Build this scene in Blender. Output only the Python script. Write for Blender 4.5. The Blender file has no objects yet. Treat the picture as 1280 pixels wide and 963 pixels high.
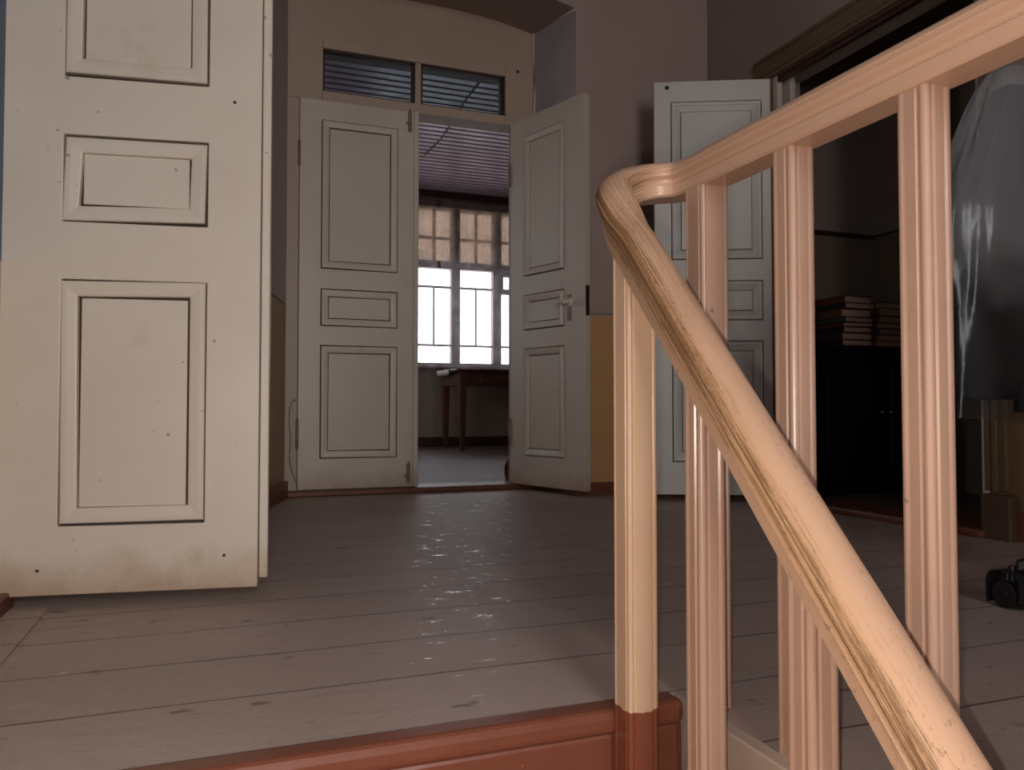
import bpy, bmesh, math, random
from mathutils import Vector, Matrix
random.seed(7)
S = bpy.context.scene
COL = S.collection
PI = math.pi

# ------------------------------------------------------------------ helpers
def link(o):
    COL.objects.link(o); return o

def obj(name, bm, mat, parent=None, smooth=False, bevel=0.0, seg=2):
    """one mesh object; the bmesh is in the parent's space (or the world's when there is no parent)"""
    me = bpy.data.meshes.new(name)
    bmesh.ops.recalc_face_normals(bm, faces=bm.faces[:])
    bm.to_mesh(me); bm.free()
    me.materials.append(mat)
    if smooth:
        for p in me.polygons: p.use_smooth = True
    o = link(bpy.data.objects.new(name, me))
    if parent is not None: o.parent = parent
    if bevel:
        m = o.modifiers.new('bevel', 'BEVEL'); m.width = bevel; m.segments = seg
        m.limit_method = 'ANGLE'; m.angle_limit = math.radians(35)
    return o

def tag(o, label, cat, group=None):
    o['label'] = label; o['category'] = cat
    if group: o['group'] = group
    return o

def struct(o, label=None, cat=None):
    o['kind'] = 'structure'
    if label: o['label'] = label
    if cat: o['category'] = cat
    return o

def thing(name, label, cat, loc=(0, 0, 0), rz=0, group=None):
    o = link(bpy.data.objects.new(name, None))
    o.empty_display_size = 0.05
    o.location = loc; o.rotation_euler = (0, 0, rz)
    return tag(o, label, cat, group)

def box(bm, x0, x1, y0, y1, z0, z1):
    v = [bm.verts.new(p) for p in ((x0,y0,z0),(x1,y0,z0),(x1,y1,z0),(x0,y1,z0),(x0,y0,z1),(x1,y0,z1),(x1,y1,z1),(x0,y1,z1))]
    for f in ((0,1,2,3),(4,7,6,5),(0,4,5,1),(1,5,6,2),(2,6,7,3),(3,7,4,0)):
        bm.faces.new([v[i] for i in f])
    return v

def B(*bs):
    bm = bmesh.new()
    for b in bs: box(bm, *b)
    return bm

def prism(bm, poly, z0, z1):
    a = [bm.verts.new((x, y, z0)) for x, y in poly]; b = [bm.verts.new((x, y, z1)) for x, y in poly]
    n = len(poly)
    bm.faces.new(a[::-1]); bm.faces.new(b)
    for i in range(n):
        j = (i+1) % n
        bm.faces.new((a[i], a[j], b[j], b[i]))

def cyl(bm, p0, p1, r0, r1=None, n=16):
    p0 = Vector(p0); p1 = Vector(p1); r1 = r0 if r1 is None else r1
    t = (p1-p0).normalized()
    a = t.cross(Vector((0, 0, 1)))
    if a.length < 1e-4: a = Vector((1, 0, 0))
    a.normalize(); b = t.cross(a)
    A = [bm.verts.new(p0+(a*math.cos(2*PI*i/n)+b*math.sin(2*PI*i/n))*r0) for i in range(n)]
    C = [bm.verts.new(p1+(a*math.cos(2*PI*i/n)+b*math.sin(2*PI*i/n))*r1) for i in range(n)]
    for i in range(n):
        j = (i+1) % n; bm.faces.new((A[i], A[j], C[j], C[i]))
    bm.faces.new(A[::-1]); bm.faces.new(C)

def tube(bm, pts, r, n=8):
    pts = [Vector(p) for p in pts]; rings = []
    for i, p in enumerate(pts):
        t = (pts[min(i+1, len(pts)-1)]-pts[max(i-1, 0)]).normalized()
        a = t.cross(Vector((0, 0, 1)))
        if a.length < 1e-3: a = t.cross(Vector((0, 1, 0)))
        a.normalize(); b = t.cross(a)
        rings.append([bm.verts.new(p+(a*math.cos(2*PI*k/n)+b*math.sin(2*PI*k/n))*r) for k in range(n)])
    for A, C in zip(rings, rings[1:]):
        for k in range(n):
            j = (k+1) % n; bm.faces.new((A[k], A[j], C[j], C[k]))
    bm.faces.new(rings[0][::-1]); bm.faces.new(rings[-1])

def ball(bm, c, rx, ry=None, rz=None, u=16, v=10):
    ry = ry or rx; rz = rz or rx
    bmesh.ops.create_uvsphere(bm, u_segments=u, v_segments=v, radius=1.0,
                              matrix=Matrix.Translation(c) @ Matrix.Diagonal((rx, ry, rz, 1)))

# ------------------------------------------------------------------ materials
def srgb(r, g, b):
    f = lambda c: (c/255/12.92) if c/255 <= .04045 else ((c/255+.055)/1.055)**2.4
    return (f(r), f(g), f(b), 1)

def newmat(name):
    m = bpy.data.materials.new(name); m.use_nodes = True
    nt = m.node_tree
    bs = nt.nodes['Principled BSDF']
    return m, nt, bs

def N(nt, t, **kw):
    n = nt.nodes.new(t)
    for k, v in kw.items():
        if k in n.inputs: n.inputs[k].default_value = v
        else: setattr(n, k, v)
    return n

def mixc(nt, fac, a, b, mode='MIX'):
    n = nt.nodes.new('ShaderNodeMix'); n.data_type = 'RGBA'; n.blend_type = mode
    for i, v in ((0, fac), (6, a), (7, b)):
        if hasattr(v, 'links'): nt.links.new(v, n.inputs[i])
        else: n.inputs[i].default_value = v
    return n.outputs[2]

def math_(nt, op, a, b=0.0, c=0.0):
    n = nt.nodes.new('ShaderNodeMath'); n.operation = op
    for i, v in enumerate((a, b, c)):
        if hasattr(v, 'links'): nt.links.new(v, n.inputs[i])
        else: n.inputs[i].default_value = v
    return n.outputs[0]

def ramp(nt, fac, stops):
    n = nt.nodes.new('ShaderNodeValToRGB'); e = n.color_ramp.elements
    while len(e) < len(stops): e.new(.5)
    for el, (p, c) in zip(e, stops):
        el.position = p; el.color = c if len(c) == 4 else (*c, 1)
    nt.links.new(fac, n.inputs[0]); return n.outputs[0]

def noise(nt, vec, scale, detail=4, rough=.55, stretch=None):
    if stretch:
        mp = nt.nodes.new('ShaderNodeMapping'); mp.inputs['Scale'].default_value = stretch
        nt.links.new(vec, mp.inputs[0]); vec = mp.outputs[0]
    n = N(nt, 'ShaderNodeTexNoise', Scale=scale, Detail=detail, Roughness=rough)
    nt.links.new(vec, n.inputs['Vector']); return n.outputs['Fac']

def pos(nt):
    return nt.nodes.new('ShaderNodeNewGeometry').outputs['Position']

def bump(nt, bs, h, strength=.2, dist=.01):
    n = N(nt, 'ShaderNodeBump', Strength=strength, Distance=dist)
    nt.links.new(h, n.inputs['Height']); nt.links.new(n.outputs[0], bs.inputs['Normal'])

def paint(name, c, c2=None, rough=.5, scale=3.0, specks=True, bstr=.12, speck_c=(.05, .03, .02, 1), amt=.45, foot=0.0):
    """brushed oil paint with slightly uneven tone, small chips and brush bumps"""
    m, nt, bs = newmat(name)
    p = pos(nt)
    c2 = c2 or tuple(x*.82 for x in c[:3])+(1,)
    f = ramp(nt, noise(nt, p, scale), [(.35, (0, 0, 0)), (.7, (1, 1, 1))])
    col = mixc(nt, math_(nt, 'MULTIPLY', f, amt), c, c2)
    if specks:
        s = ramp(nt, noise(nt, p, 42, 2), [(.74, (0, 0, 0)), (.77, (1, 1, 1))])
        col = mixc(nt, math_(nt, 'MULTIPLY', s, .55), col, speck_c)
    if foot:                                             # kicked and mopped dirt along the foot of a door
        sx = nt.nodes.new('ShaderNodeSeparateXYZ'); nt.links.new(p, sx.inputs[0])
        hz = math_(nt, 'ADD', sx.outputs[2], math_(nt, 'MULTIPLY', math_(nt, 'SUBTRACT', noise(nt, p, 9, 5, .7), .5), .16))
        d = ramp(nt, hz, [(.035, (1, 1, 1)), (.13, (0, 0, 0))])
        col = mixc(nt, math_(nt, 'MULTIPLY', d, foot), col, srgb(150, 112, 82))
        sm = ramp(nt, noise(nt, p, 5, 6, .7), [(.62, (0, 0, 0)), (.76, (1, 1, 1))])
        col = mixc(nt, math_(nt, 'MULTIPLY', sm, .3), col, srgb(156, 128, 92))
    nt.links.new(col, bs.inputs['Base Color'])
    bs.inputs['Roughness'].default_value = rough
    bump(nt, bs, noise(nt, p, 26, 5, .6, (1, 1, .35)), bstr, .004)
    return m

def plain(name, c, rough=.5, metal=0.0, var=.25, scale=12):
    m, nt, bs = newmat(name)
    col = mixc(nt, math_(nt, 'MULTIPLY', noise(nt, pos(nt), scale), var), c, tuple(x*.4 for x in c[:3])+(1,))
    nt.links.new(col, bs.inputs['Base Color'])
    bs.inputs['Roughness'].default_value = rough; bs.inputs['Metallic'].default_value = metal
    return m

def two_tone_wall(name, up, low, z, line=None):
    """wall plaster with an oil-painted dado below height z"""
    m, nt, bs = newmat(name)
    p = pos(nt)
    sx = nt.nodes.new('ShaderNodeSeparateXYZ'); nt.links.new(p, sx.inputs[0])
    zz = math_(nt, 'ADD', sx.outputs[2], math_(nt, 'MULTIPLY', noise(nt, p, 9), .012))
    isl = math_(nt, 'LESS_THAN', zz, z+.006)
    f = ramp(nt, noise(nt, p, 1.6, 6, .6), [(.3, (0, 0, 0)), (.75, (1, 1, 1))])
    cu = mixc(nt, math_(nt, 'MULTIPLY', f, .4), up, tuple(x*.78 for x in up[:3])+(1,))
    cl = mixc(nt, math_(nt, 'MULTIPLY', f, .4), low, tuple(x*.7 for x in low[:3])+(1,))
    col = mixc(nt, isl, cu, cl)
    if line:
        d = math_(nt, 'LESS_THAN', math_(nt, 'ABSOLUTE', math_(nt, 'SUBTRACT', zz, z+.012)), .006)
        col = mixc(nt, d, col, line)
    nt.links.new(col, bs.inputs['Base Color'])
    nt.links.new(math_(nt, 'SUBTRACT', .85, math_(nt, 'MULTIPLY', isl, .4)), bs.inputs['Roughness'])
    bump(nt, bs, noise(nt, p, 14, 6), .15, .01)
    return m

def floor_mat(name, base, base2, dark, w=.205, off=0.16, rough=(.10, .56), wear=1.0):
    """painted floorboards running along X, with dark joints, dirt and scuffs in the gloss"""
    m, nt, bs = newmat(name)
    p = pos(nt)
    sx = nt.nodes.new('ShaderNodeSeparateXYZ'); nt.links.new(p, sx.inputs[0])
    wob = math_(nt, 'MULTIPLY', math_(nt, 'SUBTRACT', noise(nt, p, 2.0, 2), .5), .02)
    y = math_(nt, 'DIVIDE', math_(nt, 'ADD', math_(nt, 'ADD', sx.outputs[1], off), wob), w)
    fr = math_(nt, 'FRACT', y); idx = math_(nt, 'FLOOR', y)
    edge = math_(nt, 'ABSOLUTE', math_(nt, 'SUBTRACT', fr, .5))        # .5 at a joint
    nz = noise(nt, p, 3.2, 4)
    joint = math_(nt, 'GREATER_THAN', edge, math_(nt, 'SUBTRACT', .501, math_(nt, 'MULTIPLY', nz, .028)))
    cx = nt.nodes.new('ShaderNodeCombineXYZ'); nt.links.new(idx, cx.inputs[0])
    wn = nt.nodes.new('ShaderNodeTexWhiteNoise'); nt.links.new(cx.outputs[0], wn.inputs[0])
    tone = mixc(nt, math_(nt, 'MULTIPLY', wn.outputs[0], .45), base, base2)
    big = ramp(nt, noise(nt, p, 1.3, 6, .65), [(.35, (0, 0, 0)), (.7, (1, 1, 1))])
    tone = mixc(nt, math_(nt, 'MULTIPLY', big, .5), tone, base2)
    streak = ramp(nt, noise(nt, p, 5, 6, .7, (.5, 3.5, 1)), [(.6, (0, 0, 0)), (.78, (1, 1, 1))])
    tone = mixc(nt, math_(nt, 'MULTIPLY', streak, .45*wear), tone, dark)
    chips = ramp(nt, noise(nt, p, 7, 3, .6, (1, 1.8, 1)), [(.665, (0, 0, 0)), (.71, (1, 1, 1))])
    tone = mixc(nt, math_(nt, 'MULTIPLY', chips, .7*wear), tone, dark)
    tone = mixc(nt, math_(nt, 'MULTIPLY', joint, .7), tone, tuple(x*.35 for x in dark[:3])+(1,))
    nt.links.new(tone, bs.inputs['Base Color'])
    rr = ramp(nt, noise(nt, p, 20, 6, .78, (.7, 1.5, 1)), [(.37, (rough[0],)*3), (.42, (rough[1],)*3)])
    bs.inputs['Specular IOR Level'].default_value = .35
    nt.links.new(rr, bs.inputs['Roughness'])
    h = math_(nt, 'SUBTRACT', noise(nt, p, 22, 5, .65, (.8, 1.3, 1)), math_(nt, 'MULTIPLY', joint, 1.2))
    bump(nt, bs, h, .22*wear+.03, .006)
    return m

def rail_mat(name, base, worn):
    """peach gloss paint, rubbed through along the arrises of the sloping rail (u = metres along the rail, v around it)"""
    m, nt, bs = newmat(name)
    tc = nt.nodes.new('ShaderNodeUVMap'); uv = tc.outputs[0]
    sx = nt.nodes.new('ShaderNodeSeparateXYZ'); nt.links.new(uv, sx.inputs[0])
    u, v = sx.outputs[0], sx.outputs[1]
    p = pos(nt)
    col = mixc(nt, math_(nt, 'MULTIPLY', noise(nt, p, 6, 5), .5), base, tuple(x*.8 for x in base[:3])+(1,))
    # worn zone: the sloping flight and the turn, mostly along the side arrises
    zone = ramp(nt, u, [(0.0, (1, 1, 1)), (.945, (1, 1, 1)), (.968, (0, 0, 0))])
    neck = ramp(nt, u, [(.70, (0, 0, 0)), (.855, (.7, .7, .7)), (.885, (1, 1, 1)), (.945, (1, 1, 1)), (.97, (0, 0, 0))])
    lines = noise(nt, uv, 4, 6, .75, (1.0, 22, 1))
    blot = noise(nt, uv, 5, 6, .7, (4.0, 3, 1))
    fine = noise(nt, uv, 40, 4, .7, (5.0, 4, 1))
    # v: 0 = far flank of the flight, .5 = crown, .62-.72 = near arrises, .72-1 = near flank and underside
    band = ramp(nt, v, [(.0, (.2,)*3), (.28, (.5,)*3), (.37, (.1,)*3), (.55, (.10,)*3), (.64, (.6,)*3), (.68, (1,)*3), (.79, (1,)*3), (.87, (.7,)*3), (.92, (.2,)*3)])
    k = math_(nt, 'ADD', math_(nt, 'ADD', math_(nt, 'MULTIPLY', lines, .56), math_(nt, 'MULTIPLY', blot, .28)), math_(nt, 'MULTIPLY', fine, .16))
    k = math_(nt, 'ADD', k, math_(nt, 'MULTIPLY', band, .13))
    k = math_(nt, 'ADD', k, math_(nt, 'MULTIPLY', neck, .05))
    wm = ramp(nt, k, [(.59, (0, 0, 0)), (.655, (1, 1, 1))])
    wm = math_(nt, 'MULTIPLY', wm, zone)
    col = mixc(nt, math_(nt, 'MULTIPLY', math_(nt, 'MULTIPLY', zone, band), .55), col, srgb(178, 136, 88))
    gd = math_(nt, 'MULTIPLY', neck, math_(nt, 'MULTIPLY', ramp(nt, noise(nt, uv, 6, 5, .7, (3, 5, 1)), [(.4, (0, 0, 0)), (.62, (1, 1, 1))]), .65))
    col = mixc(nt, gd, col, srgb(140, 112, 84))
    col = mixc(nt, math_(nt, 'MULTIPLY', wm, .85), col, worn)
    spk = ramp(nt, noise(nt, uv, 30, 4, .65, (8, 1.1, 1)), [(.60, (0, 0, 0)), (.64, (1, 1, 1))])
    spk = math_(nt, 'MULTIPLY', spk, ramp(nt, noise(nt, uv, 4, 2, .5, (1.5, 1, 1)), [(.46, (0, 0, 0)), (.6, (1, 1, 1))]))
    col = mixc(nt, math_(nt, 'MULTIPLY', math_(nt, 'MULTIPLY', spk, zone), .7), col, worn)
    nt.links.new(col, bs.inputs['Base Color'])
    nt.links.new(math_(nt, 'ADD', .32, math_(nt, 'MULTIPLY', wm, .3)), bs.inputs['Roughness'])
    bump(nt, bs, math_(nt, 'SUBTRACT', noise(nt, p, 40, 4), math_(nt, 'MULTIPLY', wm, 1.0)), .18, .002)
    return m

def glass_mat(name, tint=(1, 1, 1, 1), gloss=.08, rough=.03):
    m, nt, bs = newmat(name); nt.nodes.remove(bs)
    t = N(nt, 'ShaderNodeBsdfTransparent', Color=tint); g = N(nt, 'ShaderNodeBsdfGlossy', Roughness=rough)
    mx = nt.nodes.new('ShaderNodeMixShader'); mx.inputs[0].default_value = gloss
    nt.links.new(t.outputs[0], mx.inputs[1]); nt.links.new(g.outputs[0], mx.inputs[2])
    nt.links.new(mx.outputs[0], nt.nodes['Material Output'].inputs[0]); return m

def cloth_mat(name, col, clear, tint, scale=30, pk=.28):
    """net cloth: open holes (clear), pattern threads that let light through"""
    m, nt, bs = newmat(name); nt.nodes.remove(bs)
    p = pos(nt)
    t = N(nt, 'ShaderNodeBsdfTransparent', Color=tint)
    d = N(nt, 'ShaderNodeBsdfDiffuse', Color=col); tr = N(nt, 'ShaderNodeBsdfTranslucent', Color=col)
    a = nt.nodes.new('ShaderNodeMixShader'); a.inputs[0].default_value = .6
    nt.links.new(d.outputs[0], a.inputs[1]); nt.links.new(tr.outputs[0], a.inputs[2])
    v = N(nt, 'ShaderNodeTexVoronoi', Scale=scale); nt.links.new(p, v.inputs['Vector'])
    pat = ramp(nt, v.outputs['Distance'], [(.25, (0, 0, 0)), (.45, (1, 1, 1))])
    big = ramp(nt, noise(nt, p, 7, 3), [(.45, (0, 0, 0)), (.6, (1, 1, 1))])
    f = math_(nt, 'ADD', 1-clear, math_(nt, 'MULTIPLY', math_(nt, 'MULTIPLY', pat, big), pk))
    mx = nt.nodes.new('ShaderNodeMixShader'); nt.links.new(f, mx.inputs[0])
    nt.links.new(t.outputs[0], mx.inputs[1]); nt.links.new(a.outputs[0], mx.inputs[2])
    nt.links.new(mx.outputs[0], nt.nodes['Material Output'].inputs[0]); return m

M = {}
M['door'] = paint('cream_door_paint', srgb(208, 196, 182), srgb(190, 174, 158), .42, 2.2, foot=.6)
M['door_grey'] = paint('grey_white_door_paint', srgb(206, 202, 194), srgb(182, 176, 168), .45, 2.0)
M['door_back'] = paint('old_white_door_paint', srgb(202, 190, 176), srgb(182, 170, 156), .4, 2.0, foot=.5)
M['frame'] = paint('door_frame_paint', srgb(176, 156, 138), srgb(158, 138, 122), .5, 2.0)
M['groove'] = plain('dirty_seam', srgb(74, 58, 46), .8)
M['rail'] = rail_mat('peach_rail_paint', srgb(200, 162, 136), srgb(104, 70, 38))
M['post'] = paint('peach_post_paint', srgb(178, 144, 124), srgb(166, 130, 110), .3, 5.0, bstr=.1, amt=.6)
M['stringer'] = paint('pale_fascia_paint', srgb(186, 166, 150), srgb(160, 140, 124), .5)
M['nosing'] = paint('red_brown_step_paint', srgb(124, 72, 54), srgb(100, 54, 40), .36, 6, speck_c=srgb(190, 140, 110), bstr=.2)
M['skirt'] = paint('brown_skirting_paint', srgb(112, 66, 46), srgb(84, 46, 34), .45, 5)
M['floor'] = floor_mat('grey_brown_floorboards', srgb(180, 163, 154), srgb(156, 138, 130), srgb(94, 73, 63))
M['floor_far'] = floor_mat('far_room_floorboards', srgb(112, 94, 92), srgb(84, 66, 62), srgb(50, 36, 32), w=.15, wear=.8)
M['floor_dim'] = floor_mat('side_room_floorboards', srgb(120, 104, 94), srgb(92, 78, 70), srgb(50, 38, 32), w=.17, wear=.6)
M['wall_back'] = two_tone_wall('back_wall_paint', srgb(164, 142, 134), srgb(192, 146, 98), .918, srgb(120, 120, 118))
M['wall_niche'] = two_tone_wall('niche_wall_paint', srgb(178, 170, 174), srgb(160, 132, 104), .95, srgb(120, 110, 100))
M['wall_left'] = two_tone_wall('left_wall_paint', srgb(104, 126, 156), srgb(196, 180, 158), .76)
M['wall_right'] = two_tone_wall('right_wall_paint', srgb(150, 130, 124), srgb(120, 90, 66), .95, srgb(120, 120, 118))
M['casing'] = paint('ochre_casing_paint', srgb(108, 86, 62), srgb(84, 66, 48), .45, 4)
M['plinth'] = paint('dark_plinth_paint', srgb(84, 64, 50), srgb(66, 48, 38), .5, 4)
M['plaster'] = paint('ceiling_whitewash', srgb(170, 156, 156), srgb(150, 136, 136), .9, 1.5, specks=False)
M['arch_line'] = paint('white_arris_line', srgb(196, 184, 176), None, .8, specks=False)
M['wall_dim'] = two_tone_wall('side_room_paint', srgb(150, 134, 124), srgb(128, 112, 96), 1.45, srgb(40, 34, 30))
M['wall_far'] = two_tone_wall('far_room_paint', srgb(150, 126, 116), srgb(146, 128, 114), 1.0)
M['plank'] = paint('far_ceiling_planks', srgb(176, 160, 176), srgb(156, 138, 148), .28, 3, specks=False)
M['void'] = plain('dark_gap', srgb(30, 22, 22), .9)
M['dark_wood'] = plain('dark_brown_wood', srgb(62, 34, 26), .35, 0, .6, 9)
M['table_wood'] = plain('red_brown_table_wood', srgb(88, 50, 40), .3, 0, .5, 9)
M['sash'] = paint('brown_window_paint', srgb(120, 92, 76), srgb(96, 70, 58), .5, 5, specks=False)
M['sash_white'] = paint('greyed_window_paint', srgb(150, 138, 138), srgb(124, 112, 112), .5, 5, specks=False)
M['black_wood'] = plain('black_lacquered_wood', srgb(24, 18, 17), .3, 0, .5)
M['black'] = plain('black_plastic', srgb(26, 25, 26), .4)
M['black_fabric'] = plain('black_upholstery', srgb(30, 28, 28), .9)
M['brown_fabric'] = plain('brown_grey_upholstery', srgb(96, 84, 78), .9)
M['steel'] = plain('tarnished_steel', srgb(150, 140, 130), .35, 1.0)
M['iron'] = paint('painted_over_iron', srgb(138, 122, 104), srgb(86, 70, 56), .5, 30)
M['rust'] = plain('rusty_iron', srgb(46, 32, 26), .7)
M['porcelain'] = plain('white_porcelain', srgb(220, 206, 196), .12, 0, .1)
M['glass'] = glass_mat('window_glass')
M['glass_old'] = glass_mat('dusty_transom_glass', (.60, .66, .68, 1), .08, .12)
M['lace'] = cloth_mat('white_lace', (.60, .56, .60, 1), .86, (1, 1, 1, 1), 34, .12)
M['valance'] = cloth_mat('tan_lace', (.25, .175, .125, 1), .58, (.15, .105, .078, 1), 40, .30)
M['maroon'] = plain('maroon_cloth', srgb(96, 30, 28), .8, 0, .5)
M['white_cloth'] = plain('white_cloth', srgb(190, 180, 180), .9)
M['wire'] = plain('dark_wire', srgb(56, 44, 38), .6)
M['pages'] = plain('book_pages', srgb(158, 124, 106), .9, 0, .35, 60)

# ------------------------------------------------------------------ geometry constants (metres, floor of the landing at z = 0)
YB, YD = 3.60, 4.05            # hall back wall, plane of the double door in its niche
XL, XR = -.452, 2.48            # hall left and right walls
YREAR = -2.5
ZC = 3.25                      # hall ceiling
ZLOW = -1.90                   # floor at the foot of the stairs
YE = 1.06                      # landing edge
XS = .66                       # side of the stairwell

# ------------------------------------------------------------------ hall shell
bm = B((XL, XR+.16, YE, YD+.10, -.12, 0), (XS, XR+.16, YREAR, YE, -.12, 0))
struct(obj('floor', bm, M['floor']), 'grey-brown painted floorboards of the landing and hall', 'floor')

def arch_z(x, y):
    k = (y-YB)/(YD-YB)
    zs = 2.49*(1-k)+2.566*k
    hw = .75*(1-k)+.671*k; cx = .94*(1-k)+.97*k
    u = min(1, abs(x-cx)/hw)
    return zs+.068*(1-u**2.6)
bm = bmesh.new()
prism(bm, [(XL-.2, YB), (.19, YB), (.30, YD), (.30, YD+.15), (XL-.2, YD+.15)], -.12, ZC)
prism(bm, [(1.69, YB), (3.72, YB), (3.72, YD+.15), (1.641, YD+.15), (1.641, YD)], -.12, ZC)
nseg = 28                                                  # masonry over the niche, with its curved soffit
rows = []
for y in (YB, YD+.12):
    k = min(1, (y-YB)/(YD-YB))
    xa, xb = .19+(.30-.19)*k, 1.69+(1.641-1.69)*k
    rows.append(([bm.verts.new((xa+(xb-xa)*i/nseg, y, arch_z(xa+(xb-xa)*i/nseg, min(y, YD)))) for i in range(nseg+1)],
                 [bm.verts.new((xa+(xb-xa)*i/nseg, y, ZC)) for i in range(nseg+1)]))
(f0, f1), (g0, g1) = rows
for i in range(nseg):
    bm.faces.new((f0[i], g0[i], g0[i+1], f0[i+1])); bm.faces.new((f0[i], f0[i+1], f1[i+1], f1[i]))
    bm.faces.new((g0[i], g1[i], g1[i+1], g0[i+1])); bm.faces.new((f1[i], f1[i+1], g1[i+1], g1[i]))
wb = obj('wall_back', bm, M['wall_back']); wb.data.materials.append(M['wall_niche'])
for p_ in wb.data.polygons:                                  # the splayed reveals of the niche have their own paint
    if abs(p_.normal.x) > .9 and YB < p_.center.y < YD and .1 < p_.center.x < 1.8: p_.material_index = 1
struct(wb, 'thick back wall with an arched niche, grey above an ochre dado', 'wall')

# left wall with the doorway the nearest leaf belongs to
bm = B((XL-.2, XL, YREAR, 2.06, ZLOW, ZC), (XL-.2, XL, 3.02, YB, ZLOW, ZC), (XL-.2, XL, 2.06, 3.02, 2.06, ZC), (XL-.2, XL, 2.06, 3.02, ZLOW, 0),
       (XL-.30, XL-.2, 1.9, 3.2, -.1, 2.3))
struct(obj('wall_left', bm, M['wall_left']), 'left wall, blue above a cream dado', 'wall')
bm = B((XL-.02, XL+.018, 3.02, 3.13, 0, 2.17), (XL-.02, XL+.018, 2.06, 3.02, 2.06, 2.17))
struct(obj('trim_1', bm, M['frame'], bevel=.004))

# right wall with the wide doorway to the dark side room
J0, J1, ZO = 1.96, 3.06, 2.03
bm = B((XR, XR+.16, YREAR, J0, -.12, ZC), (XR, XR+.16, J1, YB, -.12, ZC), (XR, XR+.16, J0, J1, ZO, ZC))
struct(obj('wall_right', bm, M['wall_right']), 'right wall around the dark doorway', 'wall')
cas = thing('trim_2', 'ochre moulded casing around the dark doorway on the right', 'door casing', (XR, 0, 0)); struct(cas)
def casing_strip(bm, a0, a1, z0, z1, horizontal):
    """three-step moulded board on the face of the wall, stepping out towards the opening"""
    if horizontal:
        box(bm, -.018, 0, a0, a1, z0+.02, z1); box(bm, -.030, -.018, a0, a1, z0+.02, z0+.05); box(bm, -.026, 0, a0, a1, z0, z0+.02)
        box(bm, -.026, -.018, a0, a1, z1-.018, z1)
    else:
        s = 1 if a1 > a0 else -1
        for d0, d1, t0, t1 in ((.02, .115, -.018, 0), (.02, .05, -.030, -.018), (0, .02, -.026, 0), (.097, .115, -.026, -.018)):
            lo, hi = sorted((a0+s*d0, a0+s*d1)); box(bm, t0, t1, lo, hi, z0, z1)
for nm, fn in (('casing_board', lambda b: casing_strip(b, J1, J1+1, 0, ZO-.0005, False)), ('casing_board', lambda b: [box(b, x0, x1, J0-y0, J0-y1, .16, ZO+.02) for x0, x1, y0, y1 in ((-.018, 0, .075, .02), (-.030, -.018, .05, .028), (-.026, 0, .02, 0))]),
               ('casing_head', lambda b: casing_strip(b, J0-.075, J1+.118, ZO, ZO+.115, True))):
    bm = bmesh.new(); fn(bm); obj(nm, bm, M['casing'], cas, bevel=.003)
bm = B((-.05, 0, J0-.11, J0+.0, -.01, .15)); obj('plinth_block', bm, M['plinth'], cas, bevel=.008)
bm = B((.0, .03, J1-.03, J1, 0, ZO), (.0, .03, J0, J0+.03, 0, ZO), (.06, .09, J1-.05, J1, 0, ZO))
obj('jamb_lining', bm, M['door_back'], cas, bevel=.003)
obj('head_lining', B((.0, .03, J0+.03, J1-.03, ZO-.03, ZO)), M['dark_wood'], cas, bevel=.003)
bm = B((XR-.07, XR+.16, J0-.02, J1+.02, 0, .028))
struct(obj('trim_3', bm, M['skirt'], bevel=.008), 'red-brown threshold of the dark side doorway', 'threshold')

# rear wall (behind the camera) with an unseen stair window placed to light the hall
WX0, WX1, WZ0, WZ1 = -.36, .66, .55, 2.35
bm = B((XL-.2, WX0, YREAR-.2, YREAR, ZLOW, ZC), (WX1, XR+.2, YREAR-.2, YREAR, ZLOW, ZC), (WX0, WX1, YREAR-.2, YREAR, ZLOW, WZ0), (WX0, WX1, YREAR-.2, YREAR, WZ1, ZC))
struct(obj('wall_rear', bm, M['wall_niche']))
w2 = thing('window_2', 'unseen stair window placed behind the viewpoint to light the hall', 'window', (0, YREAR-.12, 0)); struct(w2)
bm = B((WX0, WX0+.06, -.03, .03, WZ0, WZ1), (WX1-.06, WX1, -.03, .03, WZ0, WZ1), (WX0, WX1, -.03, .03, WZ0, WZ0+.06), (WX0, WX1, -.03, .03, WZ1-.06, WZ1),
       ((WX0+WX1)/2-.03, (WX0+WX1)/2+.03, -.025, .025, WZ0, WZ1), (WX0, WX1, -.02, .02, 1.9, 1.95))
obj('window_frame', bm, M['sash_white'], w2, bevel=.004)
obj('pane', B((WX0+.05, WX1-.05, -.003, .003, WZ0+.05, WZ1-.05)), M['glass'], w2)
struct(obj('ceiling', B((XL-.2, XR+.2, YREAR-.2, YD+.15, ZC, ZC+.1)), M['plaster']))
struct(obj('wall_stairwell', B((XS, XS+.1, YREAR, YE-.012, ZLOW, -.12)), M['wall_niche']))

# skirtings
def wall_skirt(name, pts, h=.075, t=.016, mat='skirt'):
    """a skirting board along a plan polyline, on its left-hand side"""
    bm = bmesh.new()
    P = [Vector((x, y)) for x, y in pts]; off = []
    for i, p in enumerate(P):
        d = []
        if i > 0: d.append((P[i]-P[i-1]).normalized())
        if i < len(P)-1: d.append((P[i+1]-P[i]).normalized())
        n = sum((Vector((-e.y, e.x)) for e in d), Vector((0, 0))).normalized()
        off.append(p+n*t/max(.4, n.dot(Vector((-d[0].y, d[0].x)))))
    for i in range(len(P)-1):
        prism(bm, [P[i], P[i+1], off[i+1], off[i]], 0, h)
    bmesh.ops.remove_doubles(bm, verts=bm.verts[:], dist=1e-5)
    return struct(obj(name, bm, M[mat], bevel=.004))
wall_skirt('baseboard_left', [(XL, 2.02), (XL, 1.07)], .04, .028)
struct(obj('trim_10', B((XL+.028, XL+.105, 1.075, 2.0, 0, .005)), M['floor'], bevel=.002))  # thin strip added to draw a shadow line along the left wall
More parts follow.
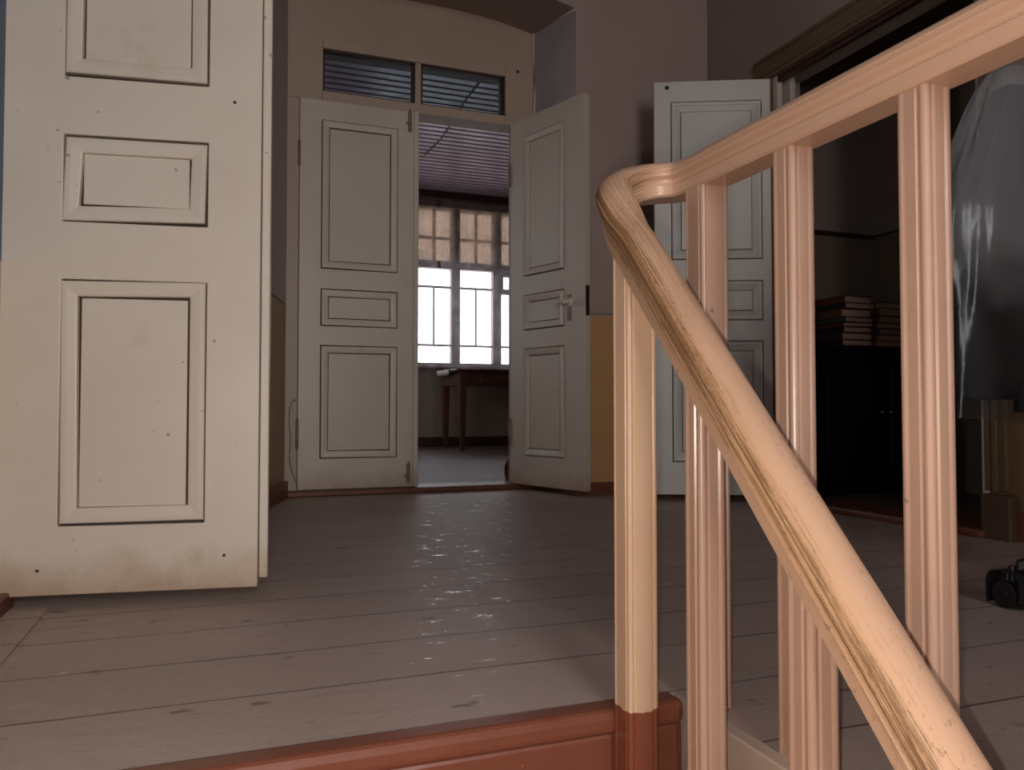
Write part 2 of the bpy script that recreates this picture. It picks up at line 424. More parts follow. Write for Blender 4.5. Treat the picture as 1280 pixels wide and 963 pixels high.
wall_skirt('baseboard_niche', [(.30, YD-.055), (.19, YB), (XL+.02, YB)][::1], .085)
wall_skirt('baseboard_back', [(XR-.03, YB), (1.69, YB), (1.641, YD-.055)], .065)
wall_skirt('baseboard_right', [(XR, YREAR), (XR, J0-.11)], .10)

# ------------------------------------------------------------------ stairs and landing edge
bm = bmesh.new()
RH, GO = .19, .18
for i in range(1, 10):
    y1 = YE-.004-(i-1)*GO
    box(bm, XL, XS, y1-GO-.025, y1-.0, -RH*i-.035, -RH*i)            # tread
    box(bm, XL, XS, y1-.022, y1, -RH*i, -RH*(i-1)-(.036 if i > 1 else .034))   # riser
box(bm, XL, XS, YE-.004-9*GO-.022, YE-.004-9*GO, ZLOW, -RH*9-.036)
struct(obj('stair_flight', bm, M['nosing'], bevel=.006), 'red-brown painted stairs going down from the landing', 'stairs')
struct(obj('floor_stair_foot', B((XL-.2, XS+.1, YREAR-.2, YE-.03, ZLOW-.1, ZLOW)), M['floor']))
bm = B((XL, XS-.002, YE-.038, YE+.012, -.034, .004))
struct(obj('trim_4', bm, M['nosing'], bevel=.013, seg=4), 'red-brown rounded nosing along the edge of the landing', 'stair nosing')
bm = B((XS-.014, XS+.012, YREAR, YE-.055, -.23, .003))
struct(obj('trim_5', bm, M['stringer'], bevel=.003), 'pale painted fascia board along the stairwell edge', 'fascia')

# ------------------------------------------------------------------ balustrade
bal = thing('balustrade', 'peach-painted wooden balustrade whose worn rail turns back at the top of the stairs', 'balustrade', (.62, 1.0, 0))
BO = Vector(bal.location)
SL = 1.05                                            # steepness of the flight
XSL, XGD = .560, .688
def zslope(y): return .640+(y-1.0)*SL                # underside of the sloping rail
ZG = .772                                            # underside of the level rail

path = []
for y in [-.35+.05*i for i in range(27)]: path.append((XSL, y, zslope(y)))
path += [(XSL, 1.000, zslope(1.0)), (XSL+.001, 1.030, .671), (XSL+.006, 1.052, .700), (XSL+.015, 1.070, .727), (XSL+.029, 1.083, .747), (XSL+.047, 1.089, .760),
         (XSL+.064, 1.091, .766), (XSL+.086, 1.089, .771), (XSL+.106, 1.080, .7725), (XSL+.121, 1.064, ZG), (XGD-.001, 1.040, ZG)]
for y in [1.01-.06*i for i in range(48)]: path.append((XGD, y, ZG))
def catmull(P, n=3):
    P = [Vector(p) for p in P]; out = []
    for i in range(len(P)-1):
        a, b, c, d = P[max(i-1, 0)], P[i], P[i+1], P[min(i+2, len(P)-1)]
        for k in range(n):
            t = k/n
            out.append(.5*((2*b)+(c-a)*t+(2*a-5*b+4*c-d)*t*t+(3*b-a-3*c+d)*t**3))
    out.append(P[-1]); return out
half = [(.0205, 0.0), (.0232, .0015), (.0246, .0030), (.0250, .0175), (.0226, .0195), (.0222, .0225), (.0236, .0262), (.0268, .0290), (.0290, .0300),
        (.0306, .0318), (.0312, .0345), (.0304, .0372), (.0284, .0384), (.0284, .0396), (.0300, .0404), (.0304, .0422), (.0296, .0440), (.0276, .0448), (.0268, .0464),
        (.0250, .0496), (.0215, .0530), (.0165, .0560), (.0110, .0580), (.0055, .0590)]
prof = half+[(0, .0594)]+[(-x, y) for x, y in half[::-1]]
def sweep(pts, prof, origin):
    bm = bmesh.new(); uvl = bm.loops.layers.uv.new('UVMap')
    rings = []; L = 0; us = []
    pl = [0]
    for a, b in zip(prof, prof[1:]): pl.append(pl[-1]+math.hypot(b[0]-a[0], b[1]-a[1]))
    per = pl[-1]
    side0 = None
    for i, p in enumerate(pts):
        t = (pts[min(i+1, len(pts)-1)]-pts[max(i-1, 0)]).normalized()
        s = t.cross(Vector((0, 0, 1))).normalized()
        up = s.cross(t)
        if i: L += (p-pts[i-1]).length
        us.append(L)
        rings.append([bm.verts.new(p-origin-s*x*(-1)+up*y) for x, y in prof])
    n = len(prof)
    for i in range(len(rings)-1):
        for k in range(n):
            j = (k+1) % n
            f = bm.faces.new((rings[i][k], rings[i][j], rings[i+1][j], rings[i+1][k])); f.smooth = True
            vk = pl[k]/per; vj = pl[j]/per if j else 1.0
            for lp, (uu, vv) in zip(f.loops, ((us[i], vk), (us[i], vj), (us[i+1], vj), (us[i+1], vk))):
                lp[uvl].uv = (uu/2.25, vv)
    bm.faces.new(rings[0][::-1]); bm.faces.new(rings[-1])
    return bm
rail = obj('handrail', sweep(catmull(path), prof, BO), M['rail'], bal, smooth=True)
m_ = rail.modifiers.new('edges', 'EDGE_SPLIT'); m_.split_angle = math.radians(27)
rail['label'] = 'worn moulded handrail'

def beaded(s, r):
    h = s/2; q = []
    c = [(h, h-2*r-.0015), (h-.0022, h-2*r), (h-.0022, h-2*r+.001)]
    arc = [(h-r+r*math.cos(a), h-r+r*math.sin(a)) for a in [math.radians(-60+150*i/7+15) for i in range(8)]]
    corner = c+arc+[(y, x) for x, y in c[::-1]]
    for k in range(4):
        a = k*PI/2
        q += [(x*math.cos(a)-y*math.sin(a), x*math.sin(a)+y*math.cos(a)) for x, y in corner]
    return q
def post(name, x, y, s, r, z0, ztop, mat=None):
    """a square post with beaded arrises, its head cut to the slope ztop(y)"""
    bm = bmesh.new(); pf = beaded(s, r)
    A = [bm.verts.new((x+a-BO.x, y+b-BO.y, z0)) for a, b in pf]
    C = [bm.verts.new((x+a-BO.x, y+b-BO.y, ztop(y+b)+.004)) for a, b in pf]
    n = len(pf)
    for i in range(n):
        j = (i+1) % n; bm.faces.new((A[i], A[j], C[j], C[i]))
    bm.faces.new(A[::-1]); bm.faces.new(C)
    return obj(name, bm, mat or M['post'], bal)
def newel_mat():
    m = paint('newel_paint_red_foot', srgb(210, 176, 146), srgb(196, 158, 128), .3, 5.0)
    nt = m.node_tree; bs = nt.nodes['Principled BSDF']
    src = bs.inputs['Base Color'].links[0].from_socket
    p = pos(nt); sx = nt.nodes.new('ShaderNodeSeparateXYZ'); nt.links.new(p, sx.inputs[0])
    zz = math_(nt, 'ADD', sx.outputs[2], math_(nt, 'MULTIPLY', math_(nt, 'SUBTRACT', noise(nt, p, 90, 3), .5), .012))
    nt.links.new(mixc(nt, math_(nt, 'LESS_THAN', zz, .016), src, srgb(130, 72, 52)), bs.inputs['Base Color'])
    return m
nw = post('newel_post', XSL, .998, .047, .0045, -.19, zslope, newel_mat()); nw['label'] = 'newel with red-brown painted foot'
post('newel_post', XGD, 1.004, .047, .0045, 0, lambda y: ZG)
for y in (.825, .640, .43, .235, .04, -.155):        # balusters of the flight, one to a tread
    i = int((YE-y)/GO)+1
    if zslope(y)-(-RH*i) > .2: post('baluster', XSL, y, .037, .0058, -RH*i, zslope)
for y in (.812, .612, .412, .212, .012, -.188, -.388, -.588, -.788, -1.0, -1.2, -1.4, -1.6):
    post('baluster', XGD, y, .038, .0058, 0, lambda y: ZG)

# ------------------------------------------------------------------ panelled door leaves
def rect_loops(bm, x0, x1, z0, z1, steps, y_of, jit=0, rnd=None):
    """concentric rectangular rings (inset, height above the leaf's face) bridged into a moulded frame"""
    rnd = rnd or random
    cj = [(rnd.uniform(-jit, jit), rnd.uniform(-jit, jit)) for _ in range(4)]
    rings = []
    for d, h in steps:
        q = [(x0+d, z0+d), (x1-d, z0+d), (x1-d, z1-d), (x0+d, z1-d)]
        rings.append([bm.verts.new((a+j[0], y_of(h), b+j[1])) for (a, b), j in zip(q, cj)])
    for A, C in zip(rings, rings[1:]):
        for k in range(4):
            j = (k+1) % 4; bm.faces.new((A[k], A[j], C[j], C[k]))
    return rings

STEPS_WIDE = [(0, -.012), (0, .004), (.004, .007), (.012, .006), (.030, .001), (.034, -.003), (.0355, -.009)]
STEPS_FLAT = [(0, -.012), (0, .0025), (.003, .0045), (.012, .0045), (.029, .0025), (.033, .001), (.0345, -.009)]
STEPS_FINE = [(0, -.012), (0, .002), (.005, .004), (.014, .003), (.016, -.001), (.019, -.001), (.030, -.006), (.040, -.010), (.042, -.012)]
def leaf(name, w, zp, xs, mat, steps, loc, rz, label, t=.040, gap=.0042, jit=0, z0=.0, z1=1.985, seed=1):
    """leaf in its own space: x from the hinge (0) to the free edge (w), face towards -y; xs = panel left and right edges"""
    rnd = random.Random(seed)
    d = thing(name, label, 'door leaf', loc, rz); struct(d)
    x0, x1 = xs
    bm = bmesh.new()                                     # stiles and rails as one board with the panel openings cut through
    X = [0, x0, x1, w]; Z = [z0]+[q for ab in zp for q in ab]+[z1]
    V = {}
    def vv(i, j, k):
        if (i, j, k) not in V: V[(i, j, k)] = bm.verts.new((X[i], (-t, 0)[j], Z[k]))
        return V[(i, j, k)]
    solid = lambda i, k: 0 <= i < 3 and 0 <= k < len(Z)-1 and not (i == 1 and k % 2 == 1)
    for i in range(3):
        for k in range(len(Z)-1):
            if not solid(i, k): continue
            for j in (0, 1): bm.faces.new((vv(i, j, k), vv(i+1, j, k), vv(i+1, j, k+1), vv(i, j, k+1)))
            for di, dk, e in ((-1, 0, ((i, k), (i, k+1))), (1, 0, ((i+1, k), (i+1, k+1))), (0, -1, ((i, k), (i+1, k))), (0, 1, ((i, k+1), (i+1, k+1)))):
                if not solid(i+di, k+dk):
                    (a0, c0), (a1, c1) = e
                    bm.faces.new((vv(a0, 0, c0), vv(a1, 0, c1), vv(a1, 1, c1), vv(a0, 1, c0)))
    obj('stile_frame', bm, mat, d, bevel=.0025)
    for a, b in zp:
        pb = B((x0+.0005, x1-.0005, -t/2-.006, -t/2+.006, a+.0005, b-.0005))
        pn = obj('panel', pb, M['groove'], d)
        for sgn in (-1, 1):
            yf = -t if sgn < 0 else 0.0
            y_of = (lambda h, yf=yf, sgn=sgn: yf+sgn*h)
            mb = bmesh.new()
            R = rect_loops(mb, x0+gap, x1-gap, a+gap, b-gap, steps, y_of, jit, rnd)
            obj('moulding', mb, mat, pn)
            mb = bmesh.new()
            ins = steps[-1][0]+gap+(.0024 if jit > .002 else .0032)
            q = [(x0+ins, a+ins), (x1-ins, a+ins), (x1-ins, b-ins), (x0+ins, b-ins)]
            ff = [mb.verts.new((p, y_of(-.0045), r)) for p, r in q]; bb = [mb.verts.new((p, y_of(-.012), r)) for p, r in q]
            mb.faces.new(ff); mb.faces.new(bb[::-1])
            for k in range(4): mb.faces.new((ff[k], bb[k], bb[(k+1) % 4], ff[(k+1) % 4]))
            obj('field', mb, mat, pn, bevel=.0015)
    return d
def bolt(parent, x, z, L, yf, mat='iron'):
    bm = B((x-.011, x+.011, yf-.003, yf, z-L/2, z+L/2)); cyl(bm, (x, yf-.009, z-L/2+.01), (x, yf-.009, z+L/2+.012), .005, n=10)
    for k in (-.3, .1, .35): box(bm, x-.009, x+.009, yf-.015, yf, z+L*k-.006, z+L*k+.006)
    cyl(bm, (x, yf-.012, z-.01), (x-.022, yf-.02, z-.012), .005, .006, n=8)
    return obj('slide_bolt', bm, M[mat], parent, bevel=.001)
def hinge(parent, x, z, L, yf):
    bm = bmesh.new(); cyl(bm, (x, yf-.004, z-L/2), (x, yf-.004, z+L/2), .0075, n=12)
    ball(bm, (x, yf-.004, z+L/2+.004), .008, u=10, v=6); ball(bm, (x, yf-.004, z-L/2-.004), .008, u=10, v=6)
    return obj('hinge', bm, M['iron'], parent, smooth=True)

PZ = [(.155, .730), (.828, 1.018), (1.120, 1.885)]        # panels of the niche leaves, from the leaf's foot
# nearest leaf, hinged on the left wall and standing open across the view
RZ1 = math.radians(-9)
d1 = leaf('door_1', .547, [(.150, .697), (.826, 1.022), (1.153, 1.88)], (.125, .430), M['door'], STEPS_FLAT, (XL+.002, 2.03, .03), RZ1,
          'nearest cream panelled door leaf standing open at the left', t=.042, jit=.004, seed=5)
bm = B((.5482, .568, -.030, -.004, .018, 1.97)); obj('rebate_strip', bm, M['door'], d1, bevel=.003)
bm = bmesh.new()
for z in (.3, 1.62): cyl(bm, (-.001, -.046, z-.05), (-.001, -.046, z+.05), .007, n=10)
obj('hinge', bm, M['iron'], d1)
bm = bmesh.new()
for x, z in ((.087, .055), (.474, .075), (.487, 1.12)): cyl(bm, (x, -.0445, z), (x, -.041, z), .0035, n=8)
obj('nail_head', bm, M['rust'], d1)
# closed leaf of the double door
d2 = leaf('door_2', .600, PZ, (.108, .502), M['door_back'], STEPS_FLAT, (.363, YD+.040, .03), 0,
          'closed left leaf of the white double door in the niche', t=.040, jit=.0015, seed=2)
hinge(d2, -.003, 1.70, .11, -.04); hinge(d2, -.003, .28, .13, -.04)
bolt(d2, .565, 1.93, .11, -.04); bolt(d2, .563, .07, .10, -.04)
obj('meeting_strip', B((.585, .612, -.052, -.0405, 0, 1.985)), M['door_back'], d2, bevel=.004)
# open leaf of the double door: hinged at the right jamb, swung towards the hall
A3 = math.radians(-90+19)
d3 = leaf('door_3', .578, PZ, (.112, .432), M['door_back'], STEPS_WIDE, (1.530, YD, .03), A3,
          'open right leaf of the double door with a white porcelain handle', t=.040, jit=.0015, seed=3)
bm = bmesh.new()
cyl(bm, (.470, -.0403, .945), (.470, -.045, .945), .024, n=24); cyl(bm, (.470, -.045, .945), (.470, -.068, .945), .010, n=14)
ball(bm, (.462, -.078, .945), .030, .018, .015)
bp = obj('door_handle', bm, M['porcelain'], d3, smooth=True); bp['label'] = 'white porcelain handle'
bm = B((.455, .485, -.0425, -.0402, .85, .985)); obj('escutcheon', bm, M['iron'], d3, bevel=.004)
bm = B((.5782, .5808, -.033, -.007, .87, 1.02)); obj('lock_plate', bm, M['steel'], d3, bevel=.002)
bm = B((.5809, .5835, -.026, -.014, .975, .998), (.5809, .5822, -.023, -.017, .905, .94)); obj('latch', bm, M['rust'], d3)
hinge(d3, -.003, 1.70, .11, -.04); hinge(d3, -.003, .28, .13, -.04)
# leaf beside the dark doorway on the right
h4 = Vector((2.462, 3.075)); e4 = Vector((1.963, 3.305))
v4 = h4-e4
d4 = leaf('door_4', v4.length, PZ, (.080, .508), M['door_grey'], STEPS_FINE, (e4.x, e4.y, .03), math.atan2(v4.y, v4.x),
          'grey-white panelled leaf folded back beside the dark doorway on the right', t=.040, seed=4)
bm = bmesh.new(); cyl(bm, (.062, -.0425, 1.955), (.062, -.041, 1.955), .010, n=12)
obj('screw_hole', bm, M['void'], d4)
obj('hinge', (lambda b: (cyl(b, (v4.length+.004, -.03, 1.65), (v4.length+.004, -.03, 1.78), .0075, n=10), cyl(b, (v4.length+.004, -.03, .25), (v4.length+.004, -.03, .38), .0075, n=10), b)[2])(bmesh.new()), M['iron'], d4)

# frame, glazed transom and lunette of the niche door
fr = thing('door_frame', 'painted frame of the niche double door with a glazed transom', 'door frame', (0, YD, 0)); struct(fr)
obj('jamb', B((.300, .3605, 0, .13, .028, 2.012)), M['frame'], fr, bevel=.003)
obj('jamb', B((1.534, 1.641, .004, .13, .028, 2.012)), M['frame'], fr, bevel=.003)
bm = B((.300, .475, 0, .13, 2.013, 2.345), (1.468, 1.641, 0, .13, 2.013, 2.345), (.475, 1.468, 0, .13, 2.013, 2.066), (.475, 1.468, 0, .13, 2.288, 2.345), (.957, .990, .004, .12, 2.066, 2.288))
obj('transom_frame', bm, M['frame'], fr, bevel=.004)
bm = B((.475, .486, .02, .05, 2.066, 2.288), (.946, .957, .02, .05, 2.066, 2.288), (.475, .957, .02, .05, 2.066, 2.076), (.475, .957, .02, .05, 2.278, 2.288))
gb = obj('glazing_bead', bm, M['dark_wood'], fr)
bm = B((.990, 1.001, .02, .05, 2.066, 2.288), (1.457, 1.468, .02, .05, 2.066, 2.288), (.990, 1.468, .02, .05, 2.066, 2.076), (.990, 1.468, .02, .05, 2.278, 2.288))
obj('glazing_bead', bm, M['dark_wood'], fr)
obj('transom_pane', B((.486, .946, .033, .037, 2.076, 2.278)), M['glass_old'], fr)
obj('transom_pane', B((1.001, 1.457, .033, .037, 2.076, 2.278)), M['glass_old'], fr)
bm = bmesh.new()
top = [(x, arch_z(x, YD)+.01) for x in [.300+1.341*i/24 for i in range(25)]]
for y0, y1 in ((.012, .11),):
    poly = [(.300, 2.347)]+[(1.641, 2.347)]+top[::-1]
    a = [bm.verts.new((x, y0, z)) for x, z in poly]; b = [bm.verts.new((x, y1, z)) for x, z in poly]
    bm.faces.new(a); bm.faces.new(b[::-1])
    for i in range(len(poly)): bm.faces.new((a[i], b[i], b[(i+1) % len(poly)], a[(i+1) % len(poly)]))
obj('lunette_board', bm, M['frame'], fr)
bm = bmesh.new(); cyl(bm, (1.540, -.003, 2.322), (1.540, .004, 2.322), .009, n=12); obj('nail_hole', bm, M['rust'], fr)
bm = bmesh.new()
tube(bm, [(x, YD-.002, arch_z(x, YD)-.004) for x in [.310+1.325*i/40 for i in range(41)]]+[(1.638, YD-.004, 2.4), (1.638, YD-.004, 2.2), (1.638, YD-.004, 2.02)], .007, 6)
tube(bm, [(1.641+(1.69-1.641)*k-.003, YD+(YB-YD)*k-.002, 2.566+(2.49-2.566)*k-.002) for k in (0.0, .3, .6, 1.0)], .006, 6)
struct(obj('trim_6', bm, M['arch_line'], smooth=True))
bm = B((.300, 1.641, YD-.055, YD+.16, 0, .028))
struct(obj('trim_7', bm, M['skirt'], bevel=.008), 'brown threshold under the niche double door', 'threshold')

# loose wire on the left jamb
w = thing('loose_wire', 'thin dark wire dangling from a nail beside the closed niche door', 'wire', (.345, YD-.006, .48))
bm = bmesh.new(); tube(bm, catmull([(0, -.002, .0), (-.012, -.003, -.012), (-.022, -.003, -.05), (-.024, -.003, -.12), (-.016, -.003, -.20), (-.022, -.003, -.28), (-.010, -.003, -.35), (.004, -.004, -.39), (.016, -.004, -.42)], 4), .0018, 6)
obj('strand', bm, M['wire'], w)
bm = bmesh.new(); cyl(bm, (.002, -.010, 0), (.002, .006, 0), .0045, n=8); obj('nail', bm, M['rust'], w)

# ------------------------------------------------------------------ far room beyond the double door
FX0, FX1, FY0, FY1, FZ = -.9, 5.2, YD+.15, 8.75, 2.95
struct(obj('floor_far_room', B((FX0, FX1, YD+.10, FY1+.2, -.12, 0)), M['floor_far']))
bm = B((FX0-.15, FX0, FY0, 5.9, -.12, FZ+.2), (FX0-.15, FX0, 7.9, FY1+.2, -.12, FZ+.2), (FX0-.15, FX0, 5.9, 7.9, -.12, .9), (FX0-.15, FX0, 5.9, 7.9, 2.5, FZ+.2), (FX1, FX1+.15, FY0, FY1+.2, -.12, FZ+.2), (FX0, XL-.2, FY0-.15, FY0, -.12, FZ+.2), (3.72, FX1, FY0-.15, FY0, -.12, FZ+.2))
struct(obj('wall_far_sides', bm, M['wall_far']))
VX0, VX1, VZ0, VZ1 = 1.50, 4.20, .93, 2.80
bm = B((FX0, VX0, FY1, FY1+.2, -.12, FZ+.2), (VX1, FX1, FY1, FY1+.2, -.12, FZ+.2), (VX0, VX1, FY1, FY1+.2, -.12, VZ0), (VX0, VX1, FY1, FY1+.2, VZ1, FZ+.2))
struct(obj('wall_far_window', bm, M['wall_far']))
bm = bmesh.new(); y = FY0
while y < FY1:
    box(bm, FX0, FX1, y, min(y+.070, FY1), FZ, FZ+.018); y += .106
struct(obj('ceiling_far_room', bm, M['plank']), 'planked ceiling of the room beyond the double door', 'ceiling')
struct(obj('ceiling_far_backing', B((FX0, FX1, FY0, FY1, FZ+.0185, FZ+.1)), M['void']))
struct(obj('trim_8', B((FX0, FX1, FY1-.05, FY1, FZ-.14, FZ-.001), (FX0, FX1, FY1-.025, FY1, FZ-.18, FZ-.14)), M['dark_wood'], bevel=.006))
struct(obj('baseboard_far', B((FX0, FX1, FY1-.02, FY1, 0, .11)), M['dark_wood'], bevel=.004))
w1 = thing('window_1', 'bright wide multi-pane window at the end of the far room', 'window', (0, FY1+.06, 0)); struct(w1)
def vbar(x0, x1, z0, z1, d=.05): return (x0, x1, -d/2, d/2, z0, z1)
posts_ = [1.50, 2.00, 2.51, 3.022, 3.535, 4.095]
obj('window_frame', B(*[vbar(x, x+.105, VZ0, VZ1, .09) for x in posts_], (VX0, VX1, -.045, .045, VZ0, VZ0+.035), (VX0, VX1, -.045, .045, VZ1-.05, VZ1), (VX0, VX1, -.047, .047, 2.062, 2.150)), M['sash'], w1, bevel=.004)
up_, lo_ = [], []
for a, b in zip(posts_, posts_[1:]):
    m = (a+.105+b)/2
    up_ += [vbar(m-.016, m+.016, 2.15, VZ1-.05, .03), (a+.105, b, -.015, .015, 2.405, 2.437)]
    lo_ += [(a+.105, b, -.014, .014, 1.836, 1.862), (a+.105, b, -.014, .014, 1.158, 1.182), vbar(m-.010, m+.010, 1.182, 1.836, .02)]
obj('upper_muntins', B(*up_), M['sash'], w1); obj('lower_muntins', B(*lo_), M['sash_white'], w1)
obj('vent_frame', B((3.127, 3.155, -.03, .03, 1.862, 2.062), (3.30, 3.33, -.03, .03, 1.862, 2.062), (3.127, 3.33, -.03, .03, 1.80, 1.862), (3.127, 3.33, -.03, .03, 2.01, 2.062)), M['sash'], w1)
obj('pane', B((VX0, VX1, -.002, .002, VZ0+.02, VZ1-.02)), M['glass'], w1)
obj('window_sill', B((VX0-.05, VX1+.05, -.20, -.04, VZ0-.035, VZ0)), M['sash_white'], w1, bevel=.006)

w3 = thing('window_3', 'side window of the far room', 'window', (FX0-.08, 6.9, 0)); struct(w3)
obj('window_frame', B((-.04, .04, -1, -.94, .9, 2.5), (-.04, .04, .94, 1, .9, 2.5), (-.04, .04, -.03, .03, .9, 2.5), (-.04, .04, -1, 1, .9, .96), (-.04, .04, -1, 1, 2.44, 2.5), (-.03, .03, -1, 1, 1.9, 1.95)), M['sash'], w3, bevel=.004)
obj('pane', B((-.003, .003, -.97, .97, .93, 2.47)), M['glass'], w3)
def drape(bm, x0, x1, y, ztop, zbot, amp, waves, seed, nx=160, nz=24, flare=.3):
    rnd = random.Random(seed); ph = [rnd.uniform(0, 6.28) for _ in range(4)]
    g = []
    for j in range(nz+1):
        z = ztop+(zbot-ztop)*j/nz; k = .55+flare*j/nz
        row = []
        for i in range(nx+1):
            u = i/nx
            d = amp*k*(math.sin(u*waves*6.28+ph[0])+.45*math.sin(u*waves*2.3*6.28+ph[1]+.4*j/nz)+.5*math.sin(u*waves*.41*6.28+ph[2]))
            row.append(bm.verts.new((x0+(x1-x0)*u, y+d, z)))
        g.append(row)
    for j in range(nz):
        for i in range(nx): bm.faces.new((g[j][i], g[j][i+1], g[j+1][i+1], g[j+1][i]))
rod = thing('curtain_rod', 'dark curtain rod under the ceiling above the far window', 'curtain rod', ((VX0+VX1)/2, FY1-.14, 2.835))
bm = bmesh.new(); cyl(bm, (-1.6, 0, 0), (1.6, 0, 0), .013, n=12); obj('pole', bm, M['dark_wood'], rod, smooth=True)
for x in (-1.45, 1.43): obj('bracket', B((x, x+.02, -.012, .10, -.02, .02)), M['rust'], rod)
def curtain(name, label, x0, x1, y, zt, zb, amp, waves, seed, mat, cat='curtain', grp=None):
    bm = bmesh.new(); drape(bm, x0, x1, y, zt, zb, amp, waves, seed)
    o = obj(name, bm, M[mat], None, smooth=True); tag(o, label, cat, grp); return o
curtain('lace_curtain', 'thin white lace curtain reaching to the floor at the left of the far window', 1.45, 2.30, FY1-.15, 2.81, .14, .020, 6, 3, 'lace')
curtain('lace_curtain', 'thin white lace curtain across the middle and right of the far window', 2.335, 4.25, FY1-.165, 2.81, .86, .012, 9, 4, 'lace')
curtain('tan_valance', 'tan patterned lace valance across the upper panes of the far window', 1.515, 4.185, FY1-.018, 2.79, 2.085, .006, 20, 8, 'valance', 'valance')

# writing table under the far window
TX, TY = 2.29, 7.74
tb = thing('writing_table', 'dark red-brown wooden table standing under the far window', 'table', (TX, TY, 0))
obj('tabletop', B((-.02, 1.72, -.02, .80, .822, .850)), M['table_wood'], tb, bevel=.006)
obj('apron', B((.03, 1.67, .035, .745, .68, .822)), M['table_wood'], tb)
for x in (.03, 1.60):
    for y in (.035, .675):
        bm = bmesh.new()
        A = [(x-.001, y-.001), (x+.071, y-.001), (x+.071, y+.071), (x-.001, y+.071)]
        cx, cy = x+.035, y+.035
        lo = [bm.verts.new((cx+(a-cx)*.62, cy+(b-cy)*.62, 0)) for a, b in A]; hi = [bm.verts.new((a, b, .64)) for a, b in A]; tp = [bm.verts.new((a, b, .8215)) for a, b in A]
        bm.faces.new(lo[::-1]); bm.faces.new(tp)
        for P, Q in ((lo, hi), (hi, tp)):
            for k in range(4): bm.faces.new((P[k], P[(k+1) % 4], Q[(k+1) % 4], Q[k]))
        obj('leg', bm, M['table_wood'], tb, bevel=.003)
dr = obj('drawer', B((.25, .85, .022, .045, .70, .805)), M['table_wood'], tb, bevel=.004)
bm = bmesh.new(); cyl(bm, (.55, .022, .752), (.55, .005, .752), .008, n=10); ball(bm, (.55, -.002, .752), .014); obj('knob', bm, M['dark_wood'], dr, smooth=True)
# crumpled cloth on the table
bm = bmesh.new(); bmesh.ops.create_icosphere(bm, subdivisions=4, radius=1)
rnd = random.Random(11)
for v in bm.verts:
    n = v.co.copy(); r = 1+.16*math.sin(5*n.x+3*n.y)+.12*math.sin(9*n.y-4*n.z+1)+.08*math.sin(13*n.x+7*n.z)
    v.co = Vector((n.x*r*.13, n.y*r*.10, max(-.001, n.z*r*.085+.03)))
cl = obj('folded_cloth', bm, M['white_cloth'], None, smooth=True); cl.location = (TX+.78, TY+.22, .852)
tag(cl, 'small crumpled pale cloth bundle on the table under the far window', 'cloth')
# pale sheet that paints window light onto the table's left end
bm = bmesh.new(); drape(bm, -.024, .13, 0, .0, -.05, .003, 3, 5, 24, 4)
g = [[bm.verts.new((-.024+.154*i/8, -.0+.55*j/8, .004+.001*math.sin(i*2+j))) for i in range(9)] for j in range(9)]
bm.free(); bm = bmesh.new()
cols = [(-.027, -.055), (-.028, -.02), (-.026, .0030), (-.018, .0052), (.03, .0035), (.08, .0045), (.13, .0035)]
G = [[bm.verts.new((x, .26+.50*j/10, z+.0012*math.sin(j*1.9+x*60)+(0.012*math.sin(j*2.7) if z < -.04 else 0))) for x, z in cols] for j in range(11)]
for j in range(10):
    for i in range(len(cols)-1): bm.faces.new((G[j][i], G[j][i+1], G[j+1][i+1], G[j+1][i]))
rn = obj('lit_end_sheet', bm, M['white_cloth'], None, smooth=True); rn.location = (TX, TY, .850)
m_ = rn.modifiers.new('thickness', 'SOLIDIFY'); m_.thickness = .0015; m_.offset = 1
tag(rn, 'pale sheet painting window light on the left end of the far table', 'cloth')
# maroon roll behind the right jamb
rl = thing('rolled_mat', 'dark red rolled mat on the floor behind the right jamb of the double door', 'mat', (1.572, YD+.24, .075))
bm = bmesh.new(); cyl(bm, (0, 0, 0), (.75, .02, 0), .073, n=28); obj('roll', bm, M['maroon'], rl, smooth=False, bevel=.012, seg=3)
bm = bmesh.new()
sp = [(-.004, (.012+.0045*a)*math.cos(a), (.012+.0045*a)*math.sin(a)) for a in [i*.35 for i in range(34)]]
tube(bm, sp, .003, 6); obj('rolled_edge', bm, M['maroon'], rl)
# cable across the far ceiling
cb = obj('ceiling_cable', (lambda b: (tube(b, [(1.84, 5.5, FZ-.006), (1.846, 6.05, FZ-.006), (1.88, 6.6, FZ-.006), (1.90, 7.0, FZ-.006), (1.87, 7.5, FZ-.006)], .006, 8), b)[1])(bmesh.new()), M['wire'], None, smooth=True)
tag(cb, 'thin dark cable running along the planked ceiling of the far room', 'cable')

# ------------------------------------------------------------------ dark side room
SX1 = 3.62
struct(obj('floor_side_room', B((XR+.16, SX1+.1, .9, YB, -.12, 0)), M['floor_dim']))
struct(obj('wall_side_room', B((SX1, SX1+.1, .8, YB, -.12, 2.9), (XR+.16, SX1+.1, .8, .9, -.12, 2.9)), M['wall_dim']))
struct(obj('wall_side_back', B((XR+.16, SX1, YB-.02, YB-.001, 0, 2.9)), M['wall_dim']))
struct(obj('ceiling_side_room', B((XR+.16, SX1+.1, .8, YB, 2.9, 3.0)), M['plaster']))
struct(obj('trim_9', B((XR+.16, SX1, YB-.035, YB-.0205, 1.435, 1.46)), M['dark_wood']))
cab = thing('low_cabinet', 'black two-door low cabinet in the dark side room carrying book stacks', 'cabinet', (2.76, 3.10, 0))
obj('body', B((0, .84, .02, .44, .06, .735)), M['black_wood'], cab)
obj('top_board', B((-.02, .855, -.01, .45, .735, .758)), M['black_wood'], cab, bevel=.005)
obj('plinth', B((.03, .81, .04, .43, 0, .06)), M['black_wood'], cab)
